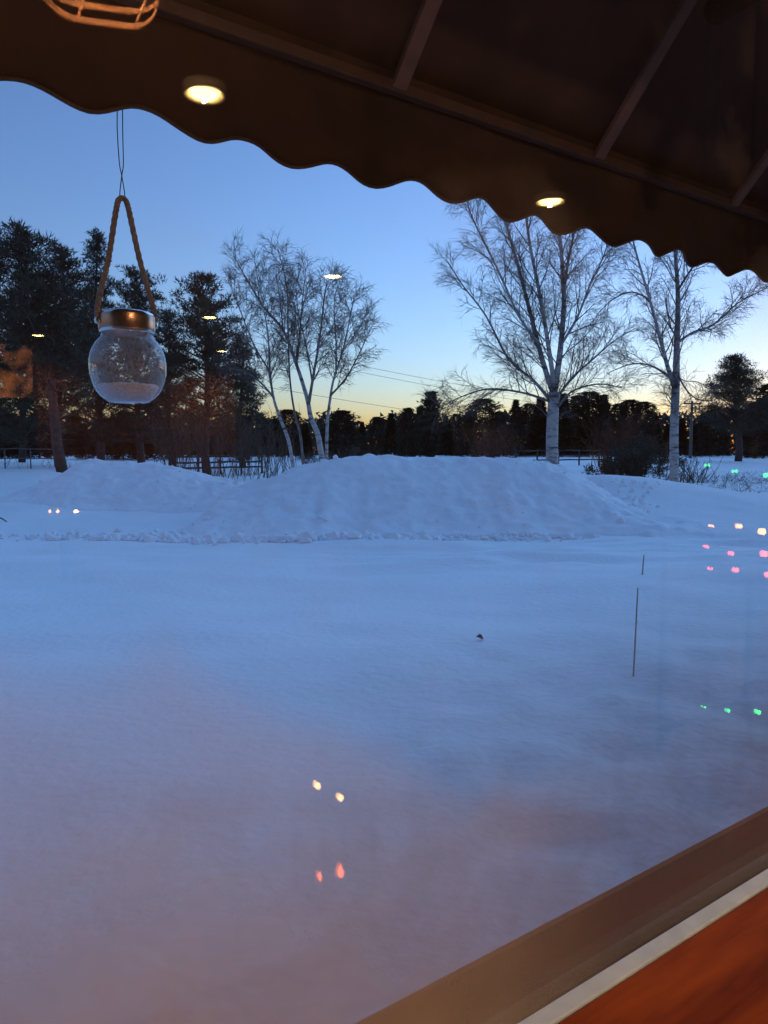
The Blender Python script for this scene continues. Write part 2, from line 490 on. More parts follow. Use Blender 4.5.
# crumbs of snow thrown up along the ploughed lane
clods = MB()
def clod(c, r):
    base = len(clods.v)
    t = (1 + 5 ** .5) / 2
    ico = [(-1, t, 0), (1, t, 0), (-1, -t, 0), (1, -t, 0), (0, -1, t), (0, 1, t), (0, -1, -t), (0, 1, -t), (t, 0, -1), (t, 0, 1), (-t, 0, -1), (-t, 0, 1)]
    fa = [(0, 11, 5), (0, 5, 1), (0, 1, 7), (0, 7, 10), (0, 10, 11), (1, 5, 9), (5, 11, 4), (11, 10, 2), (10, 7, 6), (7, 1, 8), (3, 9, 4), (3, 4, 2), (3, 2, 6), (3, 6, 8), (3, 8, 9), (4, 9, 5), (2, 4, 11), (6, 2, 10), (8, 6, 7), (9, 8, 1)]
    sx, sy, sz = rnd.uniform(.7, 1.4), rnd.uniform(.7, 1.2), rnd.uniform(.5, 1.0)
    for v in ico:
        k = r * rnd.uniform(0.38, 0.62)
        clods.v.append((c[0] + v[0] * k * sx, c[1] + v[1] * k * sy, c[2] + v[2] * k * sz))
    for f in fa: clods.f.append(tuple(base + i for i in f))
for i in range(900):
    px = rnd.choice([rnd.uniform(-40, 440), rnd.uniform(80, 420), rnd.gauss(150, 30), rnd.gauss(310, 40)])
    Yd = 12.9 + rnd.gauss(0, 0.22) - 0.0012 * (px - 200)
    x = (px - 384) / F * Yd
    r = abs(rnd.gauss(0, 0.05)) + 0.02
    clod((x, Yd, gz(x, Yd) + r * 0.25), r)
for i in range(420):
    px = rnd.uniform(380, 600); Yd = 12.95 + rnd.gauss(0, 0.12); x = (px - 384) / F * Yd
    r = abs(rnd.gauss(0, 0.03)) + 0.012
    clod((x, Yd, gz(x, Yd) + r * 0.25), r)
for (px, n) in ((92, 60), (545, 50), (590, 90), (625, 80), (480, 30)):
    for i in range(n):
        Yd = rnd.uniform(14, 16.5) if px > 200 else rnd.uniform(17.4, 19)
        x = (px + rnd.gauss(0, 14) - 384) / F * Yd
        clod((x, Yd, gz(x, Yd) + rnd.uniform(0.0, 0.1)), rnd.uniform(0.015, 0.06))
for (xs_, ys_, Z_), n in zip(BANKS, (110, 45)):          # loose clods caught on the banks, most along crest and foot
    for i in range(n):
        a = rnd.randrange(8, len(xs_) - 8)
        jc_ = len(ys_) * (0.56 if rnd.random() < .7 else 0.12)
        b = min(len(ys_) - 2, max(1, int(rnd.gauss(jc_, len(ys_) * .12))))
        if Z_[b, a] < 0.12: continue
        r = abs(rnd.gauss(0, .028)) + .008
        if rnd.random() < .02: r = .09
        clod((xs_[a], ys_[b], Z_[b, a] + r * .15), r)
tag(clods.build('snow_crumbs', M['snow_rough'], smooth=False), 'loose crumbs of snow along the ploughed lane', None, None, 'stuff')

# ------------------------------------------------------------------ bare birches
def rvec(a=1.0): return Vector((rnd.gauss(0, a), rnd.gauss(0, a), rnd.gauss(0, a)))
def polyline(p, d, L, n, wander, lift):
    pts = [p.copy()]; d = d.normalized()
    for i in range(n):
        d = (d + rvec(wander) + Vector((0, 0, lift * (1 - 1.6 * i / n)))).normalized()
        p = p + d * (L / n); pts.append(p.copy())
    return pts
def along(pts, u):
    k = u * (len(pts) - 1); i = min(int(k), len(pts) - 2); f = k - i
    return pts[i].lerp(pts[i + 1], f), (pts[i + 1] - pts[i]).normalized()
def smooth_line(pts, sub=4):
    out = []
    n = len(pts)
    for i in range(n - 1):
        p0, p1, p2, p3 = pts[max(i - 1, 0)], pts[i], pts[i + 1], pts[min(i + 2, n - 1)]
        for j in range(sub):
            t = j / sub
            out.append(0.5 * ((2 * p1) + (p2 - p0) * t + (2 * p0 - 5 * p1 + 4 * p2 - p3) * t * t + (3 * p1 - p0 - 3 * p2 + p3) * t ** 3))
    out.append(pts[-1])
    return out
def birch(name, label, depth, stems, tall=1.0, dens=1.0, group='bare birches beyond the snow banks'):
    """stems: (list of (px, py, depth offset), r0, r1, white?) -- main stems, then limbs and twigs grown on them"""
    b0 = stems[0][0][0]
    base = at_depth(b0[0], b0[1], depth)
    base.z = gz(base.x, base.y) - 0.05
    t = thing(name, label, 'tree', base, 0, group)
    trunk, limbs, twigs = MB(), MB(), MB()
    for k, (pp, r0, r1, first) in enumerate(stems):
        pts = [at_depth(a, b, depth + c) for a, b, c in pp]
        if first: pts[0].z = gz(pts[0].x, pts[0].y) - 0.1
        pts = smooth_line(pts)
        n = len(pts)
        rad = [r0 + (r1 - r0) * (i / (n - 1)) ** 0.8 for i in range(n)]
        if first:
            rad[0] *= 1.25
        (trunk if r0 > 0.045 else limbs).tube(pts, rad, 8 if r0 > 0.06 else 6)
        L = sum((pts[i + 1] - pts[i]).length for i in range(n - 1))
        lo = 0.45 if first else 0.12
        nb = int(L * 5.2 * dens * (1 - lo) * 1.25)
        for j in range(nb):
            u = lo + (1 - lo) * (j + rnd.random()) / nb
            p, d = along(pts, u)
            side = d.cross(rvec()).normalized()
            bl = (0.45 + 1.5 * (1 - u) * rnd.uniform(0.5, 1.0)) * tall * min(1.0, 0.35 + L / 5) * rnd.uniform(0.7, 1.25)
            bd = d * rnd.uniform(0.7, 1.1) + side * rnd.uniform(0.6, 0.95) + Vector((0, 0, 0.15))
            bp = polyline(p, bd, bl, 6, 0.10, 0.10)
            br = min(0.022, rad[min(int(u * (n - 1)), n - 1)] * 0.55) * (0.6 + 0.4 * bl / 2)
            limbs.tube(bp, [br * (1 - 0.75 * i / 6) + 0.002 for i in range(7)], 4, False)
            nt_ = int(4 + bl * 7 * dens)
            for q in range(nt_):
                u2 = 0.15 + 0.85 * (q + rnd.random()) / nt_
                p2, d2 = along(bp, min(u2, .999))
                s2 = d2.cross(rvec()).normalized()
                l2 = rnd.uniform(0.25, 0.75) * (1.15 - 0.5 * u2) * tall
                tp = polyline(p2, d2 * 0.8 + s2 * rnd.uniform(0.5, 0.9), l2, 4, 0.13, -0.05)
                twigs.tube(tp, [0.0058, 0.005, 0.004, 0.003, 0.002], 3, False)
                for z in range(6):
                    p3, d3 = along(tp, rnd.uniform(0.2, 0.95))
                    s3 = d3.cross(rvec()).normalized()
                    t3 = polyline(p3, d3 * 0.9 + s3 * 0.7, rnd.uniform(0.14, 0.38) * tall, 2, 0.15, -0.12)
                    twigs.tube(t3, [0.0038, 0.003, 0.0016], 3, False)
    trunk.build('trunk', M['birch'], t, base)
    limbs.build('limbs', M['limb'], t, base)
    twigs.build('crown', M['twig'], t, base)
    return t
birch('birch_tree', 'big bare birch with several stems fanning up behind the long snow bank', 23.0, [
    ([(553, 466, 0), (552, 440, 0), (553, 412, 0), (554, 392, 0)], 0.20, 0.17, True),
    ([(554, 395, 0), (543, 362, .2), (529, 308, .5), (517, 262, .7), (504, 215, .9), (492, 165, 1.0)], 0.10, 0.025, False),
    ([(554, 392, 0), (560, 353, -.2), (564, 299, -.3), (561, 249, -.5), (556, 205, -.6), (548, 150, -.7)], 0.11, 0.028, False),
    ([(555, 390, 0), (549, 350, -.4), (541, 300, -.8), (530, 245, -1.1), (523, 190, -1.3), (517, 155, -1.4)], 0.085, 0.02, False),
    ([(563, 300, -.3), (568, 262, .1), (576, 225, .3), (584, 185, .5)], 0.06, 0.02, False),
    ([(550, 400, 0), (533, 380, .5), (508, 358, 1.0), (486, 316, 1.4), (464, 287, 1.6), (448, 262, 1.8)], 0.06, 0.014, False),
    ([(540, 345, .2), (520, 318, -.6), (497, 268, -1.2), (476, 226, -1.6), (466, 200, -1.8)], 0.05, 0.014, False),
    ([(551, 402, 0), (524, 393, -.6), (488, 389, -1.2), (456, 399, -1.6), (440, 408, -1.8)], 0.045, 0.01, False),
    ([(557, 398, 0), (572, 378, .4), (592, 360, .8), (614, 341, 1.2), (636, 328, 1.6)], 0.055, 0.012, False),
    ([(556, 410, 0), (571, 392, -.6), (598, 384, -1.1), (622, 388, -1.5)], 0.045, 0.010, False),
    ([(561, 345, -.2), (577, 318, -.9), (590, 285, -1.4), (604, 255, -1.8), (613, 225, -2.0)], 0.05, 0.012, False)], 1.0, 0.92)
birch('birch_tree', 'slim bare birch with a forked trunk beside the utility pole', 22.0, [
    ([(675, 474, 0), (674, 440, 0), (675, 407, 0), (676, 380, 0)], 0.145, 0.12, True),
    ([(676, 382, 0), (677, 340, 0), (678, 300, .1), (676, 262, .2), (672, 215, .3), (670, 180, .4)], 0.115, 0.025, False),
    ([(674, 385, 0), (668, 368, -.2), (660, 338, -.4), (649, 297, -.7), (637, 256, -1.0), (627, 215, -1.2)], 0.08, 0.018, False),
    ([(678, 342, 0), (694, 332, .4), (713, 325, .8), (738, 303, 1.2), (766, 288, 1.5), (790, 270, 1.7)], 0.05, 0.012, False),
    ([(671, 378, 0), (652, 366, .6), (632, 364, 1.1), (610, 372, 1.5)], 0.042, 0.010, False),
    ([(677, 372, 0), (685, 388, -.5), (697, 399, -.9), (713, 401, -1.2)], 0.034, 0.009, False),
    ([(678, 290, .1), (692, 268, -.6), (708, 246, -1.0), (722, 222, -1.2)], 0.04, 0.010, False),
    ([(650, 300, -.7), (632, 292, -.2), (612, 300, .2), (596, 316, .4)], 0.03, 0.008, False)], 0.95, 0.9)
birch('birch_tree', 'leaning clump of slender white birches behind the left end of the long bank', 19.0, [
    ([(327, 464, 0), (319, 440, 0), (311, 418, 0), (307, 398, 0), (296, 363, .2), (283, 330, .4), (263, 306, .6), (246, 278, .8), (234, 256, .9)], 0.085, 0.012, True),
    ([(298, 472, -.3), (290, 447, -.3), (282, 423, -.3), (274, 400, -.3), (270, 372, -.2), (268, 335, -.1), (262, 300, 0), (256, 270, 0)], 0.06, 0.010, True),
    ([(326, 460, .5), (327, 430, .5), (330, 400, .5), (334, 378, .5), (343, 350, .6), (350, 318, .7), (354, 298, .8)], 0.055, 0.010, True),
    ([(305, 470, .9), (301, 440, .9), (295, 415, 1.0), (290, 380, 1.0), (288, 330, 1.1), (287, 287, 1.2), (278, 250, 1.3)], 0.045, 0.010, True),
    ([(309, 402, 0), (314, 372, -.4), (320, 337, -.7), (324, 300, -1.0), (327, 282, -1.1)], 0.045, 0.010, False),
    ([(331, 395, .5), (346, 378, .1), (360, 352, -.3), (370, 330, -.6)], 0.03, 0.008, False),
    ([(274, 398, -.3), (262, 384, -.7), (246, 372, -1.1), (228, 368, -1.4)], 0.03, 0.008, False),
    ([(296, 363, .2), (300, 330, .5), (303, 296, .8), (306, 268, 1.0)], 0.03, 0.006, False),
    ([(283, 330, .4), (280, 300, -.1), (276, 270, -.4)], 0.024, 0.006, False),
    ([(312, 380, -.3), (306, 345, .3), (298, 310, .8), (296, 284, 1.1)], 0.026, 0.006, False),
    ([(336, 374, .5), (336, 340, 1.0), (334, 306, 1.3), (338, 284, 1.4)], 0.028, 0.006, False),
    ([(343, 350, .6), (358, 330, 1.0), (366, 312, 1.3)], 0.022, 0.006, False),
    ([(270, 372, -.2), (254, 345, .2), (240, 310, .5), (228, 280, .7)], 0.026, 0.006, False)], 0.78, 1.0)

# ------------------------------------------------------------------ pines on the left and the lone pine
def clump(mb, c, rx, rz, n, ln=0.18, wd=0.019):
    for i in range(n):
        v = rvec(); v.normalize(); k = rnd.random() ** 0.45
        p = Vector((c.x + v.x * rx * k, c.y + v.y * rx * k, c.z + v.z * rz * k))
        d = (v * 0.7 + Vector((0, 0, 0.55)) + rvec(0.45)).normalized()
        s = d.cross(rvec()).normalized() * wd
        mb.tri(p - s, p + s, p + d * ln * rnd.uniform(0.7, 1.3))
        s2 = d.cross(s).normalized() * wd
        d2 = (d + rvec(0.5)).normalized()
        mb.tri(p - s2, p + s2, p + d2 * ln * rnd.uniform(0.7, 1.3))
def pine(name, label, base_px, top_px, depth, spread, first=0.42, limbs_n=46, tip=0.25, cl=0.33, nn=34, group='tall pines at the left', density=1.15, r0=0.19):
    b = at_depth(base_px[0], base_px[1], depth); b.z = gz(b.x, b.y) - 0.05
    top = at_depth(top_px[0], top_px[1], depth)
    t = thing(name, label, 'tree', b, 0, group)
    tr, lb, cr = MB(), MB(), MB()
    H = top.z - b.z
    mid = [b.lerp(top, u) + Vector((0.12 * math.sin(u * 5 + depth), 0.12 * math.cos(u * 4 + depth), 0)) * (1 if 0 < u < 1 else 0) for u in (0, .12, .25, .38, .5, .62, .74, .86, 1)]
    tr.tube(mid, [r0 * (1 - 0.93 * (i / 8)) for i in range(9)], 9)
    for j in range(limbs_n):
        u = first + (0.985 - first) * ((j + rnd.random() * 0.8) / limbs_n)
        p, d = along(mid, u)
        a = j * 2.4 + rnd.uniform(-.5, .5)
        rel = (u - first) / (1 - first)
        shape = (1 - rel) ** 0.6 * (0.55 + 0.45 * min(1, rel * 5 + 0.35)) + tip * 0.35
        L = spread * shape * rnd.uniform(0.6, 1.15)
        dr = Vector((math.cos(a), math.sin(a), rnd.uniform(-0.05, 0.3) + 0.5 * rel))
        bp = polyline(p, dr, L, 5, 0.09, 0.14)
        lb.tube(bp, [0.045 * (1 - rel * .6) * (1 - 0.8 * i / 5) + 0.006 for i in range(6)], 5, False)
        nc = max(2, int(L * 3.4 * density))
        for q in range(nc):
            uu = 0.25 + 0.75 * (q + rnd.random()) / nc
            c, dd = along(bp, min(uu, .999))
            c = c + rvec(0.12 * min(L, 1.6)) * Vector((1, 1, .6)) + Vector((0, 0, 0.06))
            clump(cr, c, cl * rnd.uniform(.7, 1.25), cl * 0.42 * rnd.uniform(.7, 1.2), nn)
    for q in range(4):
        clump(cr, top + Vector((rnd.gauss(0, .12), rnd.gauss(0, .12), -0.25 * q)), cl * 0.6, cl * 0.7, nn)
    for j in range(7):                               # dead snags on the bare stem
        u = rnd.uniform(0.15, first); p, d = along(mid, u); a = rnd.uniform(0, 6.28)
        bp = polyline(p, Vector((math.cos(a), math.sin(a), 0.1)), rnd.uniform(0.4, 1.3), 4, 0.12, -0.05)
        lb.tube(bp, [0.018, 0.015, 0.012, 0.008, 0.004], 4, False)
    tr.build('trunk', M['bark'], t, b); lb.build('limbs', M['bark'], t, b); cr.build('crown', M['needle'], t, b, smooth=False)
    return t
pine('pine_tree', 'leaning pine with bare lower trunk rising beside the small snow heap', (63, 476), (20, 230), 24.0, 2.1, 0.34, 60, group=None)
pine('pine_tree', 'tall upright pine just right of the leaning pine', (60, 468), (60, 248), 29.0, 2.3, 0.22, 70)
pine('pine_tree', 'pointed narrow evergreen standing behind the jar rope', (100, 466), (97, 233), 33.0, 1.9, 0.12, 76, 0.05, 0.3)
pine('pine_tree', 'broad dark pine directly behind the hanging glass jar', (142, 466), (136, 272), 34.0, 2.7, 0.16, 70)
pine('pine_tree', 'round topped pine to the right of the jar, nearest the birch clump', (207, 468), (202, 279), 30.0, 2.5, 0.24, 64)
pine('pine_tree', 'pine cut off by the left edge of the picture', (-14, 470), (-12, 228), 27.0, 2.3, 0.22, 64)
pine('pine_tree', 'lower pine filling the gap between jar and round topped pine', (172, 466), (168, 312), 40.0, 2.6, 0.08, 60)
pine('pine_tree', 'short pine half hidden behind the left side of the birch clump', (243, 466), (240, 336), 41.0, 2.2, 0.08, 58)
pine('pine_tree', 'half hidden pine between the leaning pine and the left edge', (22, 466), (24, 276), 39.0, 2.7, 0.08, 66)
pine('pine_tree', 'lone spreading pine right of the utility pole', (738, 466), (736, 359), 52.0, 3.0, 0.26, 60, 0.3, 0.55, 46, group=None, r0=0.26)

# ------------------------------------------------------------------ far treeline
def spruce_mesh(seed, H=8.0, W=1.7, kind=0):
    r = random.Random(seed); mb = MB(); tr = MB()
    n = 4600
    for i in range(n):
        u = r.random() ** 0.85
        if kind == 0: prof = (1 - u) ** 0.85 * (0.82 + 0.18 * math.sin(u * 38 + seed)) + 0.02
        elif kind == 1: prof = math.sqrt(max(0, 1 - (2 * u - 0.85) ** 2 / 1.33)) * (0.9 + 0.1 * math.sin(u * 15 + seed))
        else: prof = (0.35 + 0.65 * math.sin(min(1, u * 1.1) * math.pi) ** 0.7) * (0.6 + 0.4 * math.sin(u * 27 + seed) ** 2)
        a = r.uniform(0, 6.283); lob = 0.82 + 0.5 * noise.noise(Vector((math.cos(a) * 1.6, math.sin(a) * 1.6, u * 7 + seed * 3.1)))
        rad = W * prof * lob * (r.random() ** 0.4) * (1 + 0.25 * r.gauss(0, 1) * (0.4 + u))
        z = H * (0.01 + 0.99 * u)
        p = Vector((math.cos(a) * rad, math.sin(a) * rad, z))
        o = Vector((math.cos(a), math.sin(a), r.uniform(-0.35, 0.45) + (0.8 if kind == 2 else 0)))
        L = r.uniform(0.2, 0.55)
        s = o.cross(Vector((r.gauss(0, 1), r.gauss(0, 1), r.gauss(0, 1)))).normalized() * r.uniform(0.05, 0.11)
        mb.tri(p - s, p + s, p + o.normalized() * L)
        s = Vector((0, 0, 1)).cross(o).normalized() * r.uniform(0.05, 0.13)
        mb.tri(p - s, p + s, p + o.normalized() * L * 1.1)
    tr.tube([(0, 0, -0.3), (0, 0, H * .5), (0, 0, H * 0.97)], [0.16, 0.1, 0.02], 6)
    return mb.mesh('crown', M['needle_far'], smooth=False), tr.mesh('trunk', M['bark'])
protos = {k: [spruce_mesh(10 * k + i + 1, 8.0, (2.0, 2.6, 2.2)[k], k) for i in range(3)] for k in range(3)}
def far_tree(px, top, depth, kind, label, group, wscale=1.0, name='far_evergreen'):
    tp = at_depth(px, top, depth)
    z0 = gz(tp.x, depth)
    s = (tp.z - z0) / 8.0
    t = thing(name, label, 'tree', (tp.x, depth, z0), rnd.uniform(0, 6.28), group)
    crown, tr = rnd.choice(protos[kind])
    for nm, me in (('trunk', tr), ('crown', crown)):
        o = bpy.data.objects.new(nm, me); col.objects.link(o); o.parent = t
        ws = s * wscale if nm == 'crown' else s
        o.scale = (ws, ws, s)
G1 = 'far evergreens between the birch clump and the big birch'
L1 = 'dark evergreen in the far treeline between birch clump and big birch'
G2 = 'far evergreens between the two right hand birches'
L2 = 'dark evergreen in the far treeline between the two right hand birches'
G3 = 'far evergreens right of the slim birch'
L3 = 'dark evergreen in the far treeline right of the slim birch'
G4 = 'low evergreens behind the tall pines'
L4 = 'low evergreen in the dim belt behind the tall left pines'
for (px, top, k, ws) in [(338, 428, 0, 1.2), (350, 425, 1, 1), (362, 422, 0, 1.2), (377, 417, 1, 1), (391, 414, 0, 1.2), (405, 413, 1, .9),
                         (420, 407, 0, 1.2), (446, 416, 0, 1.2), (456, 414, 1, 1), (468, 412, 0, 1.3), (500, 412, 1, 1), (516, 400, 0, 1.0), (529, 404, 1, 1), (541, 398, 0, 1.3)]:
    far_tree(px, top, rnd.uniform(74, 96), k, L1, G1, ws)
far_tree(431, 393, 70, 2, 'tallest feathery pine of the far treeline, mid picture', None, 0.95, 'feathery_pine')
far_tree(408, 408, 68, 1, 'small round headed evergreen just left of the feathery far pine', None, 0.8, 'round_evergreen')
far_tree(483, 399, 66, 1, 'broad rounded evergreen of the far treeline, left of the big birch', None, 1.35, 'round_evergreen')
for (px, top, k, ws) in [(563, 394, 0, 1.3), (578, 396, 1, 1.1), (590, 392, 1, 1.2), (604, 395, 0, 1.2), (618, 404, 1, 1), (630, 400, 1, 1.1), (643, 402, 1, 1.2), (656, 416, 0, 1.2), (668, 424, 0, 1.2)]:
    far_tree(px, top, rnd.uniform(68, 90), k, L2, G2, ws)
for (px, top, k, ws) in [(682, 419, 0, 1.2), (695, 424, 0, 1.2), (703, 419, 1, 1.1), (713, 410, 1, 1.1), (724, 424, 0, 1.2), (746, 424, 0, 1.2), (757, 402, 1, 1.0), (770, 384, 1, 1.0), (785, 395, 0, 1.2)]:
    far_tree(px, top, rnd.uniform(66, 86), k, L3, G3, ws)
for px in range(-30, 345, 17):
    far_tree(px + rnd.uniform(-5, 5), rnd.uniform(408, 432), rnd.uniform(50, 64), rnd.choice([0, 1, 1]), L4, G4, rnd.uniform(1.2, 1.6))

# the wood that closes the horizon behind them: one uncountable mass
wood = MB()
for i in range(60000):
    a = rnd.uniform(-62, 62)
    rr = rnd.uniform(118, 150)
    x, y = rr * math.sin(R(a)), rr * math.cos(R(a))
    hmax = 6.3 + 2.4 * noise.noise(Vector((a * 0.35, 0, 0))) + 1.5 * noise.noise(Vector((a * 1.3, 4, 0)))
    z = 0.9 + hmax * rnd.random()
    p = Vector((x, y, z)); o = Vector((rnd.gauss(0, 1), rnd.gauss(0, 1), 0.6)).normalized()
    s = o.cross(rvec()).normalized() * rnd.uniform(0.16, 0.36)
    wood.tri(p - s, p + s, p + o * rnd.uniform(0.5, 1.1))
tag(wood.build('distant_wood', M['needle_far'], smooth=False), 'dense distant wood closing the horizon', None, None, 'stuff')

# ------------------------------------------------------------------ shrubs, brush, weeds
def shrub(label, px, py, depth, h, wid, n, m, group=None, name='bare_shrub', leaf=None):
    b = at_depth(px, py, depth); b.z = gz(b.x, b.y) - 0.03
    t = thing(name, label, 'shrub', b, 0, group)
    st = MB(); lf = MB()
    for i in range(n):
        p = b + Vector((rnd.gauss(0, wid * .22), rnd.gauss(0, wid * .22), 0))
        d = Vector((rnd.gauss(0, .28 * wid / h), rnd.gauss(0, .28 * wid / h), 1))
        L = h * rnd.uniform(.55, 1.05)
        bp = polyline(p, d, L, 6, 0.07, 0.02)
        st.tube(bp, [0.013, .012, .010, .008, .007, .005, .003], 3, False)
        for q in range(7):
            p2, d2 = along(bp, rnd.uniform(.3, .98))
            tp = polyline(p2, d2 + rvec(.45), L * rnd.uniform(.12, .3), 3, 0.12, 0)
            st.tube(tp, [.007, .006, .004, .003], 3, False)
            if leaf:
                clump(lf, tp[-1], 0.16, 0.14, 14, 0.12, 0.02)
    st.build('stems', m, t, b)
    if leaf: lf.build('foliage', leaf, t, b, smooth=False)
    return t
SB = 'bare brown shrubs behind the small snow heap'
for i, (px, lb) in enumerate([(178, 'bare brown shrub left of the rail fence'), (212, 'bare brown shrub growing through the rail fence'), (246, 'bare brown shrub at the right end of the rail fence'),
                              (272, 'bare brown shrub just left of the birch clump'), (318, 'bare brown shrub behind the middle of the birch clump'), (345, 'bare brown shrub right of the birch clump')]):
    shrub(lb, px, 466, 27 + (i % 3) * 2, 2.6 if px < 300 else 1.5, 2.2, 34, M['brush'], SB)
shrub('rust coloured bare shrub left of the big birch', 498, 458, 44, 2.5, 3.2, 110, M['russet'])
shrub('rust coloured bushy tree between the two right hand birches', 622, 460, 36, 2.7, 2.6, 120, M['russet'])
shrub('low dark evergreen bush at the snow edge between the right hand birches', 626, 466, 27, 0.95, 2.4, 40, M['brush'], None, 'evergreen_bush', M['needle'])
shrub('dark evergreen bush behind the rust coloured bushy tree', 642, 462, 33, 1.5, 1.8, 30, M['brush'], None, 'evergreen_bush', M['needle'])
shrub('brown thicket around the foot of the slim birch', 690, 470, 23.5, 0.9, 1.4, 40, M['brush'])
wd = MB()
for i in range(900):
    px = rnd.uniform(655, 800); Yd = rnd.uniform(19.5, 34)
    x = (px - 384) / F * Yd; z = gz(x, Yd)
    L = rnd.uniform(.1, .5) * (0.6 if Yd > 28 else 1)
    bp = polyline(Vector((x, Yd, z - .03)), Vector((rnd.gauss(0, .9), rnd.gauss(0, .7), 1)), L, 4, .3, -.2)
    wd.tube(bp, [.007, .006, .005, .004, .002], 3, False)
for i in range(160):
    px = rnd.uniform(-30, 330); Yd = rnd.uniform(24, 36)
    x = (px - 384) / F * Yd; z = gz(x, Yd)
    bp = polyline(Vector((x, Yd, z - .03)), Vector((rnd.gauss(0, .4), rnd.gauss(0, .4), 1)), rnd.uniform(.2, .6), 4, .15, -.1)
    wd.tube(bp, [.007, .006, .005, .004, .002], 3, False)
tag(wd.build('dry_weeds', M['weeds']), 'tangle of dry weeds poking through the snow', None, None, 'stuff')

# ------------------------------------------------------------------ fences, pole, cables
def fence(label, p0, p1, n, h, m, rails, name='rail_fence', pr=0.05):
    a = at_depth(p0[0], 470, p0[1]); b = at_depth(p1[0], 470, p1[1])
    a.z = gz(a.x, a.y); b.z = gz(b.x, b.y)
    t = thing(name, label, 'fence', a)
    tops = []
    for i in range(n):
        q = a.lerp(b, i / (n - 1)); q.z = gz(q.x, q.y)
        MB().tube([q - a - Vector((0, 0, .3)), q - a + Vector((0, 0, h))], [pr, pr * .9], 6).build('post', m, t)
        tops.append(q - a)
    for zf in rails:
        for i in range(n - 1):
            u, v = tops[i] + Vector((0, -pr, h * zf)), tops[i + 1] + Vector((0, -pr, h * zf))
            MB().tube([u, u.lerp(v, .5) + Vector((0, 0, rnd.gauss(0, .012))), v], [pr * .8] * 3, 5).build('rail', m, t)
fence('dark split rail fence behind the small snow heap', (176, 31), (262, 33), 5, 0.85, M['fence_dark'], (.35, .62, .9))
fence('dark low rail fence behind the big birch', (515, 42), (655, 47), 8, 0.95, M['fence_dark'], (.35, .62, .92))
fence('thin post fence beside the leaning pine', (-20, 27), (57, 26.5), 4, 0.75, M['weathered'], (.5, .95), 'post_fence', 0.025)

pb = at_depth(690, 466, 62); pb.z = gz(pb.x, pb.y)
pt = at_depth(690, 401, 62)
H = pt.z - pb.z
up = thing('utility_pole', 'weathered wooden utility pole with one crossarm right of the slim birch', 'utility pole', pb)
MB().tube([(0, 0, -.4), (0, 0, H * .5), (0, 0, H)], [.14, .12, .09], 10).build('pole', M['weathered'], up)
MB().box(-.75, .75, -.15, -.09, H - .28, H - .16).build('crossarm', M['weathered'], up)
for x in (-.68, -.3, .3, .68):
    MB().tube([(x, -.12, H - .16), (x, -.12, H - .02)], [.03, .02], 8).build('insulator', M['cable'], up)
def cable(label, a, b, sag):
    a, b = at_depth(*a), at_depth(*b)
    pts = [a.lerp(b, i / 24) - Vector((0, 0, sag * 4 * (i / 24) * (1 - i / 24))) for i in range(25)]
    tag(MB().tube(pts, 0.016, 5).build('power_cable', M['cable'], origin=(0, 0, 0)), label, 'cable', 'power cables crossing the evening sky')
cable('upper power cable sagging across the sky right of the birch clump', (150, 318, 50), (560, 400, 88), 0.5)
cable('middle power cable, just under the upper one across the sky', (150, 325, 50.5), (560, 406, 88), 0.5)
cable('lowest power cable, dipping to the feathery far pine', (150, 366, 50), (530, 426, 84), 0.3)

# ------------------------------------------------------------------ things standing in the near snow
def stalk(label, px, py_base, py_top, Yd, r):
    b = at_depth(px, py_base, Yd); b.z = gz(b.x, b.y)
    tp = at_depth(px + (2 if r < .009 else 0), py_top, Yd)
    h = max(.12, tp.z - b.z)
    t = thing('plant_stalk', label, 'stalk', b, 0, 'dry stalks standing in the snow')
    MB().tube([(0, 0, -.08), (.008, 0, h * .4), (.012, 0, h * .75), (.016, 0, h)], [r, r, r * .9, r * .75], 6).build('stem', M['stalk'], t)
    for u in (.55, .8): MB().tube([(.01, 0, h * u), (.02, 0.004, h * u + .05)], [r * .6, r * .2], 4).build('bract', M['stalk'], t)
def ground_depth(px, py):
    r = ray(px, py); k = 2.0
    while k < 60:
        q = r * k
        if EYE + q.z < gz(q.x, q.y): break
        k += 0.02
    return k * r.y
stalk('taller dry brown stalk standing in the near snow at right', 633, 678, 588, ground_depth(633, 678), .0055)
stalk('short dry stalk farther out, above the taller stalk', 642, 575, 555, ground_depth(642, 575), .008)
Yl = ground_depth(479, 641); q = at_depth(479, 641, Yl)
lf = MB()
n = 10
for s in (-1, 1):
    pts = [(0.045 * (i / n * 2 - 1), s * .022 * math.sin(math.pi * i / n) * (1 + .2 * math.sin(i * 2.1)), .012 * math.sin(i / n * 3) + .010 * abs(s)) for i in range(n + 1)]
    mid = [(0.045 * (i / n * 2 - 1), 0, .012 * math.sin(i / n * 3)) for i in range(n + 1)]
    for i in range(n):
        if s > 0: lf.quad(mid[i], mid[i + 1], pts[i + 1], pts[i])
        else: lf.quad(pts[i], pts[i + 1], mid[i + 1], mid[i])
lo = lf.build('fallen_leaf', M['leaf'])
sm = lo.modifiers.new('thickness', 'SOLIDIFY'); sm.thickness = 0.0015
lo.location = (q.x, q.y, gz(q.x, q.y) + 0.02); lo.rotation_euler = (R(55), R(20), R(50))
tag(lo, 'single curled brown leaf lying on the open snow', 'leaf')
q = at_depth(0, 487, 15.0); q.z = gz(q.x, q.y)
tw = thing('fallen_branch', 'dark broken twig poking into view at the left edge of the snow', 'branch', q)
MB().tube([(-.5, 0, .22), (-.2, 0, .12), (0.02, 0, .06), (.14, 0, -.03)], [.02, .018, .014, .008], 6).build('stick', M['bark'], tw)
